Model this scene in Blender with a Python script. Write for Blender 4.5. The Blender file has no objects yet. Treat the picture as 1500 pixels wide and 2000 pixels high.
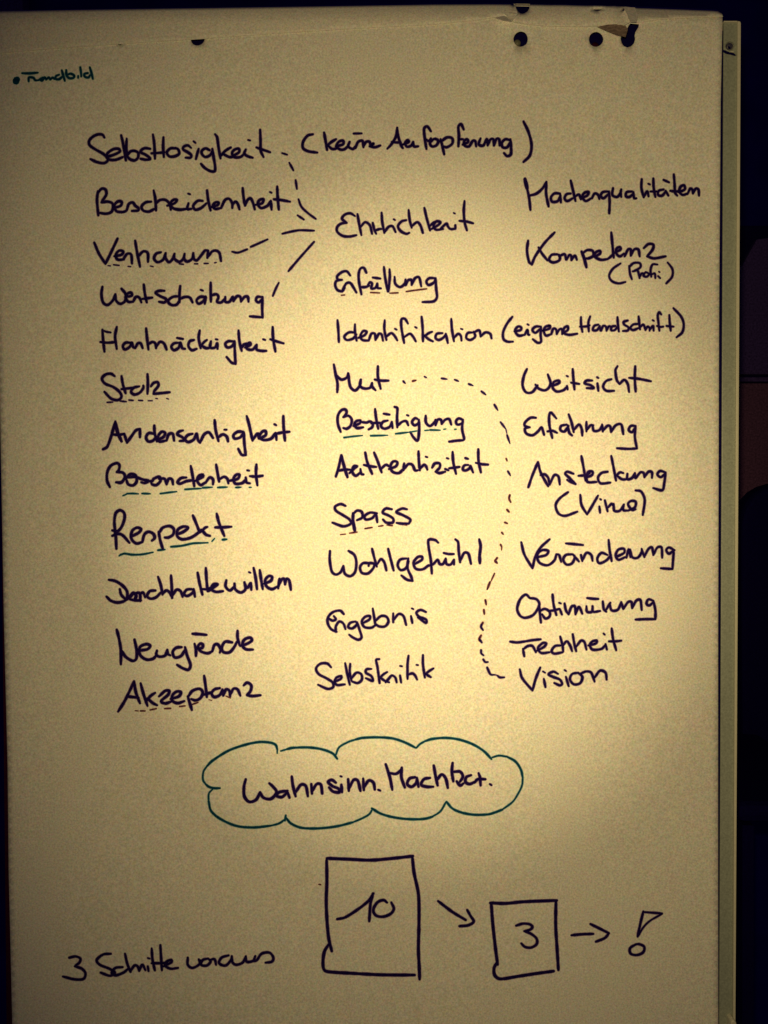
import bpy, math, random
from mathutils import Vector, Matrix, geometry, noise

scene = bpy.context.scene
C = scene.collection

# ------------------------------------------------------------------ camera
DIST = 0.95                 # camera to paper, metres
HALF = 0.47                 # half of the picture height on the paper, metres
PITCH = math.radians(1.7)   # the phone looks slightly down
CAM = Vector((0.0, -DIST, 1.2 + math.sin(PITCH) * DIST))
cd = bpy.data.cameras.new("camera")
cam = bpy.data.objects.new("camera", cd)
C.objects.link(cam)
cam.location = CAM
cam.rotation_euler = (math.pi / 2 - PITCH, 0, 0)
cd.sensor_fit = 'VERTICAL'
cd.sensor_height = 24
cd.angle_y = 2 * math.atan(HALF / DIST)
cd.clip_start = 0.01
cd.clip_end = 50
scene.camera = cam

# ------------------------------------------------------------------ world, lamps, exposure
world = bpy.data.worlds.new("World")
scene.world = world
world.use_nodes = True
bg = world.node_tree.nodes['Background']
bg.inputs[0].default_value = (0.12, 0.05, 1.0, 1)
bg.inputs[1].default_value = 0.012

scene.view_settings.view_transform = 'Standard'
scene.view_settings.look = 'None'
scene.view_settings.exposure = 0
scene.view_settings.gamma = 1


def lamp_spot(name, loc, target, energy, color, size, blend, radius, scale=(1, 1, 1)):
    l = bpy.data.lights.new(name, 'SPOT')
    l.energy = energy
    l.color = color
    l.spot_size = math.radians(size)
    l.spot_blend = blend
    l.shadow_soft_size = radius
    o = bpy.data.objects.new(name, l)
    C.objects.link(o)
    o.location = loc
    d = Vector(target) - Vector(loc)
    o.rotation_euler = d.to_track_quat('-Z', 'Y').to_euler()
    o.scale = scale
    return o


WARM = (1.0, 0.750, 0.335)
lamp_spot("flash_lamp", CAM + Vector((-0.006, 0.0, 0.035)), (0.035, 0, 1.200), 34.0, WARM, 40.5, 1.0, 0.006, (0.92, 1.035, 1))
lamp_spot("added_fill", CAM + Vector((-0.006, 0.0, 0.035)), (0.092, 0, 1.21), 18.4, WARM, 87, 1.0, 0.006, (0.9, 1.1, 1))  # added wide fill lamp that lifts the dark outer parts of the paper

# ------------------------------------------------------------------ materials
def new_mat(name):
    m = bpy.data.materials.new(name)
    m.use_nodes = True
    nt = m.node_tree
    return m, nt, nt.nodes['Principled BSDF']


def simple(name, col, rough=0.6, metal=0.0, var=0.0, scale=40.0, bump=0.0):
    m, nt, b = new_mat(name)
    if max(col) < 0.25 or col[2] > col[0] * 3:
        b.inputs['Specular IOR Level'].default_value = 0.04
    b.inputs['Base Color'].default_value = (*col, 1)
    b.inputs['Roughness'].default_value = rough
    b.inputs['Metallic'].default_value = metal
    tc = nt.nodes.new('ShaderNodeTexCoord')
    n = nt.nodes.new('ShaderNodeTexNoise')
    n.inputs['Scale'].default_value = scale
    n.inputs['Detail'].default_value = 5
    nt.links.new(tc.outputs['Object'], n.inputs['Vector'])
    if var:
        r = nt.nodes.new('ShaderNodeMapRange')
        r.inputs[1].default_value = 0.25
        r.inputs[2].default_value = 0.75
        r.inputs[3].default_value = 1 - var
        r.inputs[4].default_value = 1 + var
        nt.links.new(n.outputs['Fac'], r.inputs[0])
        mx = nt.nodes.new('ShaderNodeVectorMath')
        mx.operation = 'SCALE'
        mx.inputs[0].default_value = col
        nt.links.new(r.outputs[0], mx.inputs['Scale'])
        nt.links.new(mx.outputs[0], b.inputs['Base Color'])
    if bump:
        bp = nt.nodes.new('ShaderNodeBump')
        bp.inputs['Strength'].default_value = bump
        bp.inputs['Distance'].default_value = 0.0005
        nt.links.new(n.outputs['Fac'], bp.inputs['Height'])
        nt.links.new(bp.outputs[0], b.inputs['Normal'])
    return m


def paper_mat(name, col, grain=0.26, tint=0.07):
    """recycled flip-chart paper: speckled fibres and faint coloured mottling"""
    m, nt, b = new_mat(name)
    L = nt.links.new
    tc = nt.nodes.new('ShaderNodeTexCoord')
    fine = nt.nodes.new('ShaderNodeTexNoise')
    fine.inputs['Scale'].default_value = 620
    fine.inputs['Detail'].default_value = 3
    fine.inputs['Roughness'].default_value = 0.7
    L(tc.outputs['Object'], fine.inputs['Vector'])
    r = nt.nodes.new('ShaderNodeMapRange')
    r.inputs[1].default_value = 0.28
    r.inputs[2].default_value = 0.72
    r.inputs[3].default_value = 1 - grain
    r.inputs[4].default_value = 1 + grain
    L(fine.outputs['Fac'], r.inputs[0])
    # coloured mottling
    mot = nt.nodes.new('ShaderNodeTexNoise')
    mot.inputs['Scale'].default_value = 70
    mot.inputs['Detail'].default_value = 4
    L(tc.outputs['Object'], mot.inputs['Vector'])
    sub = nt.nodes.new('ShaderNodeVectorMath')
    sub.operation = 'MULTIPLY_ADD'
    sub.inputs[1].default_value = (tint * 2.2, tint * 1.4, tint * 2.2)
    sub.inputs[2].default_value = (1 - tint * 1.1, 1 - tint * .7, 1 - tint * 1.1)
    L(mot.outputs['Color'], sub.inputs[0])
    finec = nt.nodes.new('ShaderNodeTexNoise')
    finec.inputs['Scale'].default_value = 480
    finec.inputs['Detail'].default_value = 1
    L(tc.outputs['Object'], finec.inputs['Vector'])
    sub2 = nt.nodes.new('ShaderNodeVectorMath')
    sub2.operation = 'MULTIPLY_ADD'
    sub2.inputs[1].default_value = (0.42, 0.36, 0.5)
    sub2.inputs[2].default_value = (0.79, 0.82, 0.75)
    L(finec.outputs['Color'], sub2.inputs[0])
    m1 = nt.nodes.new('ShaderNodeVectorMath'); m1.operation = 'MULTIPLY'
    L(sub.outputs[0], m1.inputs[0]); L(sub2.outputs[0], m1.inputs[1])
    m2 = nt.nodes.new('ShaderNodeVectorMath'); m2.operation = 'MULTIPLY'
    m2.inputs[1].default_value = col
    L(m1.outputs[0], m2.inputs[0])
    m3 = nt.nodes.new('ShaderNodeVectorMath'); m3.operation = 'SCALE'
    L(m2.outputs[0], m3.inputs[0]); L(r.outputs[0], m3.inputs['Scale'])
    L(m3.outputs[0], b.inputs['Base Color'])
    b.inputs['Roughness'].default_value = 0.62
    b.inputs['Specular IOR Level'].default_value = 0.35
    bp = nt.nodes.new('ShaderNodeBump')
    bp.inputs['Strength'].default_value = 0.12
    bp.inputs['Distance'].default_value = 0.0003
    L(fine.outputs['Fac'], bp.inputs['Height'])
    L(bp.outputs[0], b.inputs['Normal'])
    return m


def ink_mat(name, col, faded=None):
    """felt pen ink; where the pen ran dry the faded colour shows in streaks"""
    m, nt, b = new_mat(name)
    b.inputs['Roughness'].default_value = 0.75
    b.inputs['Specular IOR Level'].default_value = 0.04
    tc = nt.nodes.new('ShaderNodeTexCoord')
    n = nt.nodes.new('ShaderNodeTexNoise')
    n.inputs['Scale'].default_value = 300
    n.inputs['Detail'].default_value = 3
    nt.links.new(tc.outputs['Object'], n.inputs['Vector'])
    cr = nt.nodes.new('ShaderNodeValToRGB')
    cr.color_ramp.elements[0].position = 0.35
    cr.color_ramp.elements[1].position = 0.75
    cr.color_ramp.elements[0].color = (*col, 1)
    f = faded or tuple(c * 1.8 for c in col)
    cr.color_ramp.elements[1].color = (*f, 1)
    nt.links.new(n.outputs['Fac'], cr.inputs[0])
    nt.links.new(cr.outputs[0], b.inputs['Base Color'])
    return m


PAPER = (0.80, 0.80, 0.76)
M_paper = paper_mat("white_paper", PAPER)
M_strip = paper_mat("white_paper_strip", (0.79, 0.78, 0.73))
M_stack = paper_mat("paper_stack", (0.62, 0.58, 0.50))
M_ink = ink_mat("dark_violet_marker", (0.0046, 0.0012, 0.060), (0.016, 0.005, 0.080))
M_dry = ink_mat("dry_brown_marker", (0.020, 0.003, 0.040), (0.14, 0.035, 0.06))
M_green = ink_mat("dark_green_marker", (0.001, 0.028, 0.080), (0.004, 0.065, 0.14))
M_soak = simple("violet_ink_soaked_edge", (0.28, 0.19, 0.38), 0.75, 0, 0.35, 500)
M_soak_dry = simple("brown_ink_soaked_edge", (0.52, 0.36, 0.34), 0.75, 0, 0.35, 500)
M_soak_green = simple("green_ink_soaked_edge", (0.17, 0.38, 0.42), 0.75, 0, 0.35, 500)
SOAK = {"dark_violet_marker": M_soak, "dry_brown_marker": M_soak_dry, "dark_green_marker": M_soak_green}
M_frame = simple("grey_lacquered_metal", (0.31, 0.35, 0.315), 0.45, 0.0, 0.22, 560, 0.2)
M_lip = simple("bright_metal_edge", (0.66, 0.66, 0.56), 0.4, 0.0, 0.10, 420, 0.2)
M_panel = simple("white_board_panel", (0.55, 0.54, 0.5), 0.4, 0.0, 0.05, 60)
M_black = simple("black_plastic_and_shade", (0.004, 0.002, 0.060), 0.8, 0.0, 0.3, 300)
M_pin = simple("dull_grey_pin", (0.16, 0.16, 0.13), 0.5, 0.2, 0.3, 500)
M_screw = simple("steel_screw", (0.6, 0.6, 0.55), 0.22, 0.9, 0.1, 300)
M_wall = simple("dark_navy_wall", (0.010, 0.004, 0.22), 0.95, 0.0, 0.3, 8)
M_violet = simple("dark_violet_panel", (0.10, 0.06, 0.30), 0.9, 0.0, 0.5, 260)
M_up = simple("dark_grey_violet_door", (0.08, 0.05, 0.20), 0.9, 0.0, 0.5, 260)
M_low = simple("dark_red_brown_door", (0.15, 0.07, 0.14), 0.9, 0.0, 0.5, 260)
M_torn_shade = simple("torn_paper_brown_shade", (0.36, 0.27, 0.22), 0.9, 0, 0.5, 300)  # brown that paints shade on the flap and the strip's rim
M_dark_red = simple("dark_red_shade_and_pin", (0.03, 0.004, 0.02), 0.8, 0.0, 0.3, 260)

# ------------------------------------------------------------------ helpers
cp, sp = math.cos(PITCH), math.sin(PITCH)


def P(px, py, y=0.0):
    """point of the plane Y=y (paper plane: Y=0) at the place it has in the photograph"""
    a = (px - 750) / 1000 * HALF / DIST
    b = (1000 - py) / 1000 * HALF / DIST
    d = Vector((a, cp + b * sp, -sp + b * cp))
    t = (y - CAM.y) / d.y
    return CAM + d * t


def smooth(t):
    t = max(0.0, min(1.0, t))
    return t * t * (3 - 2 * t)


def relief(px, py):
    """how far the sheet bulges towards the viewer (metres)"""
    h = 0.0009 * math.sin(px / 260 + py / 900 + 0.6) + 0.0007 * math.sin(px / 410 - py / 330 + 1.2)
    h += 0.0016 * noise.noise(Vector((px / 420, py / 520, 3.1)))
    # the sheet turns away over the top rail
    k = 46 - 12 * smooth((px - 900) / 400)
    if py < k:
        h -= 0.011 * ((k - py) / 40.0) ** 2
    if py < 37 and px > 1190:
        h -= 0.00048 * (37 - py) * smooth((px - 1190) / 60)
    # curl at the outer edges
    if px > 1370:
        h += 0.0014 * ((px - 1370) / 38.0) ** 2 * smooth((1700 - py) / 900)
    if px < 60:
        h -= 0.0022 * ((60 - px) / 60.0) ** 2
    return h


def link(name, me, m, parent=None, label=None):
    o = bpy.data.objects.new(name, me)
    C.objects.link(o)
    if m is not None:
        me.materials.append(m)
    if parent is not None:
        o.parent = parent
    if label:
        o['label'] = label
    return o


def mesh(name, verts, faces, m, parent=None, label=None, smooth_=False):
    me = bpy.data.meshes.new(name)
    me.from_pydata([tuple(v) for v in verts], [], faces)
    me.update()
    if smooth_:
        for p in me.polygons:
            p.use_smooth = True
    return link(name, me, m, parent, label)


def thing(name, label, cat, loc=(0, 0, 0)):
    o = bpy.data.objects.new(name, None)
    C.objects.link(o)
    o['label'] = label
    o['category'] = cat
    return o


def bevel(o, w, seg=2):
    md = o.modifiers.new("bevel", 'BEVEL')
    md.width = w
    md.segments = seg
    md.limit_method = 'ANGLE'
    return o


def quad_box(name, pts, y0, y1, m, parent=None, label=None, bw=0.0):
    """pts: outline in photo px at depth y0 (front), extruded straight back to y1"""
    f = [P(x, y, y0) for x, y in pts]
    b = [Vector((v.x, y1, v.z)) for v in f]
    n = len(f)
    faces = [tuple(range(n))[::-1], tuple(range(n, 2 * n))]
    for i in range(n):
        j = (i + 1) % n
        faces.append((i, j, n + j, n + i))
    o = mesh(name, f + b, faces, m, parent, label)
    import bmesh
    bm = bmesh.new(); bm.from_mesh(o.data)
    bmesh.ops.recalc_face_normals(bm, faces=bm.faces)
    bm.to_mesh(o.data); bm.free()
    if bw:
        bevel(o, bw)
    return o


def lathe(name, prof, centre, m, parent=None, n=24):
    """profile (radius, y) turned about the Y axis"""
    vs, fs = [], []
    for r, y in prof:
        for i in range(n):
            a = 2 * math.pi * i / n
            vs.append((centre.x + r * math.cos(a), centre.y + y, centre.z + r * math.sin(a)))
    for k in range(len(prof) - 1):
        for i in range(n):
            j = (i + 1) % n
            fs.append((k * n + i, k * n + j, (k + 1) * n + j, (k + 1) * n + i))
    fs.append(tuple(range(n)))
    return mesh(name, vs, fs, m, parent, smooth_=True)


def sheet(name, outline, holes, fn, m, parent, step=26, fine_top=0, thick=0.00025, label=None):
    """a sheet of paper with punched holes: constrained triangulation of outline, holes and grid"""
    def dense(loop, d=12):
        out = []
        for i in range(len(loop)):
            a, b = Vector(loop[i]), Vector(loop[(i + 1) % len(loop)])
            k = max(1, int((b - a).length / d))
            for q in range(k):
                out.append(a + (b - a) * q / k)
        return out

    def inside(p, loop):
        c = False
        n = len(loop)
        j = n - 1
        for i in range(n):
            xi, yi = loop[i]; xj, yj = loop[j]
            if (yi > p[1]) != (yj > p[1]) and p[0] < (xj - xi) * (p[1] - yi) / (yj - yi) + xi:
                c = not c
            j = i
        return c
    pts, edges = [], []
    loops = [dense(outline, 4)] + [dense(h, 4) for h in holes]
    for lp in loops:
        s = len(pts)
        pts += [Vector(p) for p in lp]
        n = len(lp)
        edges += [(s + i, s + (i + 1) % n) for i in range(n)]
    border = list(pts)
    nb = len(pts)
    cache = {}

    def near(y):
        k = round(y, 3)
        if k not in cache:
            cache[k] = [e for e in border if abs(e.y - y) < 24] or [Vector((-9999, -9999))]
        return cache[k]
    xs = [p[0] for p in outline]; ys = [p[1] for p in outline]

    def rim(x):
        """height of the upper outline above column x"""
        for (xa, ya), (xb, yb) in zip(outline, outline[1:]):
            if xa <= x < xb and ya < 60:
                return ya + (yb - ya) * (x - xa) / (xb - xa)
        return 30.0
    y = min(ys)
    if fine_top:
        x = min(xs) + 8
        while x < max(xs) - 4:
            for k in range(1, 13):
                q = (x, rim(x) + 6.5 * k)
                if inside(q, outline) and not any(inside(q, h) for h in holes) and min((q[0] - e.x) ** 2 + (q[1] - e.y) ** 2 for e in near(q[1])) > 12:
                    pts.append(Vector(q))
            x += 12
        y = 112

    def sides(yy):
        """left and right outline at row yy"""
        hit = []
        for i in range(len(outline)):
            (xa, ya), (xb, yb) = outline[i], outline[(i + 1) % len(outline)]
            if (ya > yy) != (yb > yy):
                hit.append(xa + (xb - xa) * (yy - ya) / (yb - ya))
        return (min(hit), max(hit)) if hit else (0, 0)
    while fine_top and y < max(ys) - 6:
        xl, xr = sides(y)
        if xr - xl < 400:
            break
        q = xl + 50
        cols = [xl + d for d in (6, 12, 19, 28, 38)] + [xr - d for d in (6, 12, 19, 28, 38)]
        while q < xr - 48:
            cols.append(q)
            q += (xr - xl - 100) / 56
        for x in cols:
            if inside((x, y), outline) and not any(inside((x, y), h) for h in holes):
                pts.append(Vector((x, y)))
        y += 20
    if fine_top:
        y = max(ys)
    while y < max(ys):
        st = 6 if y < fine_top else step
        x = min(xs)
        while x < max(xs):
            q = (x + 0.37, y + 0.21)
            if inside(q, outline) and not any(inside(q, h) for h in holes) and min((q[0] - e.x) ** 2 + (q[1] - e.y) ** 2 for e in near(y)) > 90:
                pts.append(Vector(q))
            x += min(step, 16) if y < fine_top else step
        y += st
    r = geometry.delaunay_2d_cdt(pts, edges, [], 0, 1e-4)
    v2, f2 = r[0], r[2]
    faces = []
    for f in f2:
        c = sum((v2[i] for i in f), Vector((0, 0))) / len(f)
        if len(f) == 3 and all(any(q < nb for q in r[3][i]) for i in f):
            a_, b_, c_ = (v2[i] for i in f)
            if abs((b_ - a_).cross(c_ - a_)) / max((b_ - a_).length, (c_ - b_).length, (a_ - c_).length) < 0.4:
                continue
        if inside(c, outline) and not any(inside(c, h) for h in holes):
            faces.append(tuple(f))
    vs = []
    for p in v2:
        vs.append(P(p.x, p.y, -fn(p.x, p.y)))
    o = mesh(name, vs, faces, m, parent, label, True)
    md = o.modifiers.new("thickness", 'SOLIDIFY')
    md.thickness = thick
    md.offset = 0
    return o


def circle(cx, cy, rx, ry=None, n=22, wob=0.0):
    ry = ry or rx
    return [(cx + rx * (1 + wob * math.sin(3 * a + cx)) * math.cos(a), cy + ry * (1 + wob * math.cos(2 * a + cy)) * math.sin(a))
            for a in [2 * math.pi * i / n for i in range(n)]]


# ------------------------------------------------------------------ the dark room behind
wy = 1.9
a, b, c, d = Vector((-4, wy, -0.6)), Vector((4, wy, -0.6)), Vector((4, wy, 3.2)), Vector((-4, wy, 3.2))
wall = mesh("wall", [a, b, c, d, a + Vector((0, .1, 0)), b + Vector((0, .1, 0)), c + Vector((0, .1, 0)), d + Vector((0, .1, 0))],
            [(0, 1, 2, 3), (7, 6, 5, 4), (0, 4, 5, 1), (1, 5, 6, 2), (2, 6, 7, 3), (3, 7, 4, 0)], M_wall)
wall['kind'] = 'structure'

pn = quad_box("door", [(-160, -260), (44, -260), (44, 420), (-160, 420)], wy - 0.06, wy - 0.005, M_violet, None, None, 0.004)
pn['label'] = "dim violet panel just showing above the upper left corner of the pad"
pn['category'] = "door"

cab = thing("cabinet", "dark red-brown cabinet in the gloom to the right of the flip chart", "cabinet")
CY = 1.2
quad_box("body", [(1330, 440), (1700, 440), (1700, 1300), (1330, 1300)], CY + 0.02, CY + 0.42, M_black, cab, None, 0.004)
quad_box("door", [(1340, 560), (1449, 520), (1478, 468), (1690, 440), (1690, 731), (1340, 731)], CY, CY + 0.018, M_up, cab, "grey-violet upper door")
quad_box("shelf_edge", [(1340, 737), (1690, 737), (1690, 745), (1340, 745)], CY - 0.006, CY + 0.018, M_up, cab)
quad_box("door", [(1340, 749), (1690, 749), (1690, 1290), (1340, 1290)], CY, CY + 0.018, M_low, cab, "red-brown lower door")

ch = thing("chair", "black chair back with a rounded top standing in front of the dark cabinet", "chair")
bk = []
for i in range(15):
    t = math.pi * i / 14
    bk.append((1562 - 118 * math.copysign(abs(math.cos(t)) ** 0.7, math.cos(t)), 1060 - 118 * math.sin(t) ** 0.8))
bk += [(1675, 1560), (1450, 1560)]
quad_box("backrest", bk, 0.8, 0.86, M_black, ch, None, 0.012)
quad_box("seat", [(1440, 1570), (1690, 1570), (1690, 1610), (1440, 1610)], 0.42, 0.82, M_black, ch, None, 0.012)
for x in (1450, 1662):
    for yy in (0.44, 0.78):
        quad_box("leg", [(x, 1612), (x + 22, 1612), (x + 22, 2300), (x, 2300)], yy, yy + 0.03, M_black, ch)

# ------------------------------------------------------------------ flip chart board
board = thing("flip_chart_board", "grey metal flip chart board whose narrow right edge shows beside the paper", "flip chart")
quad_box("board_panel", [(8, 118), (1402, 118), (1400, 2120), (40, 2120)], 0.012, 0.020, M_panel, board, None, 0.001)
quad_box("clamp_bar", [(-60, 46), (1402, 46), (1402, 116), (-60, 116)], 0.030, 0.040, M_black, board, None, 0.001)
quad_box("gap_shade", [(1396, 60), (1416, 60), (1411, 1000), (1408, 2120), (1392, 2120)], 0.0030, 0.0042, M_black, board)  # black strip painting the shade in the gap between paper and rail
quad_box("edge_shade", [(2, 900), (12, 900), (44, 2120), (14, 2120)], 0.012, 0.030, M_dark_red, board)  # dark red strip painting the shade along the left edge


def edge_x(y):     # centre shift of the right edge of the frame along its length
    return (y - 40) * (-10.5 / 1960)


def side_rail(name, x0, x1, y0, y1, d0, d1, m, bw, corner=0):
    pts = []
    if corner:
        pts = [(x0 + edge_x(y0), y0 + corner * 0.2), (x0 + 2 + edge_x(y0), y0), (x1 - corner + edge_x(y0), y0),
               (x1 - corner * 0.3 + edge_x(y0), y0 + corner * 0.3), (x1 + edge_x(y0), y0 + corner)]
    else:
        pts = [(x0 + edge_x(y0), y0), (x1 + edge_x(y0), y0)]
    pts += [(x1 + edge_x(y1), y1), (x0 + edge_x(y1) + 2, y1)]
    return quad_box(name, pts, d0, d1, m, board, None, bw)


side_rail("side_rail", 1413.5, 1440.5, 43, 2120, 0.0005, 0.0025, M_frame, 0.0006)
side_rail("rail_lip", 1440.8, 1447, 41, 2120, -0.0025, 0.030, M_lip, 0.0012, 4)
side_rail("rail_cap", 1413.5, 1440.6, 40.5, 42.8, -0.0020, 0.030, M_lip, 0.0003)
quad_box("tray_end", [(1434, 1992), (1438, 1997), (1442, 2012), (1442, 2100), (1428, 2100), (1428, 1996)], -0.012, 0.02, M_lip, board, None, 0.001)
sc = P(1424.5, 91, 0.0)
lathe("screw", [(0.0036, 0.0004), (0.0036, -0.0008), (0.0030, -0.0016), (0.0020, -0.0021), (0.0001, -0.0023)], sc, M_screw, board)
lathe("washer", [(0.0045, 0.0006), (0.0045, -0.0003), (0.0038, -0.0005)], sc, M_frame, board)
quad_box("screw_slot", [(1422, 90), (1426.5, 91), (1427, 95), (1424, 95.5), (1421.5, 93)], -0.0024, -0.0018, M_black, board)
quad_box("rail_slit", [(1412, 97), (1419, 99), (1425, 102), (1433, 103.5), (1438, 107.5), (1436, 109.5), (1428, 107), (1418, 105), (1413, 102)],
         0.0002, 0.0006, M_black, board)
quad_box("slit_lip", [(1426, 99.5), (1432, 99.5), (1434, 102.2), (1427, 101.2)], -0.0008, 0.0006, M_lip, board)
for hx, hy, m, rr in ((1011, 82, M_pin, 0.0032), (1163, 88, M_dark_red, 0.0035)):
    lathe("hanging_pin", [(rr, 0.014), (rr, 0.002), (rr * .7, 0.0008), (0.0001, 0.0004)], P(hx, hy, 0.012) + Vector((0, 0.0, 0)), m, board)

# ------------------------------------------------------------------ the pad
pad = thing("flip_chart_pad", "sheet of white flip chart paper covered in dark handwritten German words in three columns", "paper pad")

hole_a = circle(1017, 76.5, 14, 15, wob=0.02)
hole_b = circle(1164, 77, 14, 14.5, wob=0.02)
# the third hole is torn open upwards to the right
hole_c = [(1214, 84), (1212, 76), (1214, 69), (1219, 63.5), (1224, 58), (1228, 50), (1231, 46), (1248, 47.5), (1247, 53), (1241, 63),
          (1239.5, 70), (1240.5, 77), (1238, 85), (1232, 91), (1225, 93), (1218, 90)]
hole_d = circle(386, 77, 13.5, 12, wob=0.03)
hole_e = circle(234, 82, 6, 6)
top_edge = [(-60, 25), (0, 22), (120, 19), (240, 17), (400, 14.5), (600, 12), (850, 8), (960, 7), (1100, 9), (1240, 13.5), (1340, 17), (1399, 19), (1410, 27), (1411, 36)]
right_edge = [(1410, 90), (1407.5, 200), (1406, 400), (1404.5, 600), (1403.5, 900), (1402.5, 1250), (1402.5, 1700), (1402.8, 1900), (1403, 2100)]
left_edge = [(30, 2100), (24, 2000), (17, 1700), (15, 1500), (7.5, 1200), (4, 1000), (0.5, 830), (-3, 700), (-14, 400), (-40, 200)]
top_under = [(x, y + 2.5) for x, y in top_edge[:-3]] + top_edge[-3:]
h2 = [(1158, 18.5), (1176, 18), (1172, 20.5), (1167, 21.5), (1161, 20.5)]
h1 = [(1006, 12), (1034, 12.5), (1034, 18), (1030, 23.5), (1021, 28), (1013, 25), (1008, 18)]
S_top = sheet("top_sheet", top_under + right_edge + left_edge, [h1, h2, hole_a, hole_b, hole_c, hole_d, hole_e], relief, M_paper, pad, 26, 112)

stack = quad_box("sheet_stack", [(12, 122), (1398, 122), (1399, 2100), (36, 2100)], 0.0045, 0.0105, M_stack, pad)

# the torn remains of an earlier sheet still lying over the top edge
low = [(1412, 33), (1340, 35.5), (1290, 38.5), (1262, 42.5), (1246, 45), (1232, 44), (1222, 48), (1208, 58), (1196, 60), (1190, 53.5), (1160, 52), (1120, 52.5), (1060, 51), (1030, 48),
       (1012, 45), (1004, 44), (1001, 38), (985, 31), (968, 34), (930, 40), (850, 48), (720, 55), (600, 62), (480, 70), (386, 77), (300, 82), (225, 87), (110, 95), (0, 104), (-60, 108)]


def strip_relief(px, py):
    h = relief(px, py) + 0.0011
    # it stands off a little at its torn middle part
    k = math.exp(-((px - 1100) / 105.0) ** 2)
    h += 0.0014 * k * smooth((py - 18) / 30)
    h += 0.0050 * math.exp(-((px - 1214) / 16.0) ** 2) * smooth((py - 14) / 40)
    h += 0.0040 * math.exp(-((px - 1001) / 10.0) ** 2) * smooth((py - 18) / 25)
    h += 0.0008 * noise.noise(Vector((px / 45, py / 16, 8.0))) * smooth((px - 930) / 60) * smooth((1300 - px) / 60)
    return h


h1 = [(1006, 8.6), (1034, 8.9), (1034, 17), (1030, 23), (1021, 27.5), (1013, 24), (1008, 17)]
h2 = [(1155, 16), (1160, 17.5), (1174, 17), (1179, 15.5), (1174, 20), (1167, 22), (1160, 20.5)]
h3 = [(1216, 16), (1226, 18), (1233, 17.5), (1228, 21), (1222, 22)]
strip_top = [(x, y - 0.6 + 0.5 * math.sin(x * 0.9)) for x, y in top_edge[:-1]]
S_strip = sheet("torn_strip", strip_top + low, [h1, h2, h3], strip_relief, M_strip, pad, 20, 112)

S_strip.data.materials.append(M_torn_shade)
S_strip.modifiers["thickness"].material_offset_rim = 1  # darkened rim paints the thin shadow line along the strip

# small folded tab, and the curled scrap by the torn hole
def scrap(name, pts, m):
    f = [P(x, y, -h) for x, y, h in pts]
    n = len(f)
    b = [v + Vector((0, 0.0003, 0)) for v in f]
    fs = [tuple(range(n)), tuple(range(2 * n - 1, n - 1, -1))] + [(i, (i + 1) % n, n + (i + 1) % n, n + i) for i in range(n)]
    return mesh(name, f + b, fs, m, pad)


dd = relief(1000, 30)
scrap("folded_tab", [(984, 24, 0.003), (996, 20, 0.0005), (1006, 13, -0.004), (1010, 22, 0.001), (1011, 28, 0.0035), (1000, 41.5, 0.0065)], M_strip)
scrap("curled_scrap", [(1222, 17, 0.0005), (1232, 22, 0.002), (1226, 34, 0.004), (1229, 44, 0.006), (1219, 50, 0.0075), (1205, 46, 0.005), (1212, 30, 0.003)], M_strip)
scrap("torn_shade_flap", [(1166, 52.5, 0.0025), (1186, 48, 0.0025), (1208, 47, 0.0030), (1222, 50, 0.006), (1226, 58, 0.012), (1222, 72, 0.021), (1205, 68, 0.018), (1186, 61, 0.011)], M_torn_shade)  # brown colour and steep tilt stand for the shadow under the flap
scrap("torn_shade_flap", [(966, 34.5, 0.0015), (984, 30.5, 0.0022), (992, 35, 0.006), (1000, 41.5, 0.011), (985, 40, 0.0095)], M_strip)  # turned away so its shape makes the small shadow beside the tab
scrap("torn_shade_flap", [(1218, 14, 0.0012), (1240, 14.5, 0.0012), (1246, 30, 0.009), (1243, 43, 0.015), (1232, 43, 0.016), (1226, 30, 0.010)], M_strip)

# ------------------------------------------------------------------ handwriting
rng = random.Random(7)
LAY = [0]


def catmull(pts, d=1.4):
    if len(pts) == 2:
        pts = [pts[0], ((pts[0][0] + pts[1][0]) / 2, (pts[0][1] + pts[1][1]) / 2), pts[1]]
    p = [Vector(q) for q in pts]
    p = [p[0] * 2 - p[1]] + p + [p[-1] * 2 - p[-2]]
    out = []
    for i in range(1, len(p) - 2):
        a, b, c, e = p[i - 1], p[i], p[i + 1], p[i + 2]
        n = max(2, int((c - b).length / d))
        # centripetal-like: limit the tangents so that short segments do not overshoot
        L = (c - b).length
        t0 = (c - a) * 0.5
        t1 = (e - b) * 0.5
        if t0.length > L: t0 = t0.normalized() * L
        if t1.length > L: t1 = t1.normalized() * L
        for k in range(n):
            t = k / n
            h00 = 2 * t ** 3 - 3 * t ** 2 + 1; h10 = t ** 3 - 2 * t ** 2 + t
            h01 = -2 * t ** 3 + 3 * t ** 2; h11 = t ** 3 - t ** 2
            out.append(b * h00 + t0 * h10 + c * h01 + t1 * h11)
    out.append(p[-2])
    return out


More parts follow.
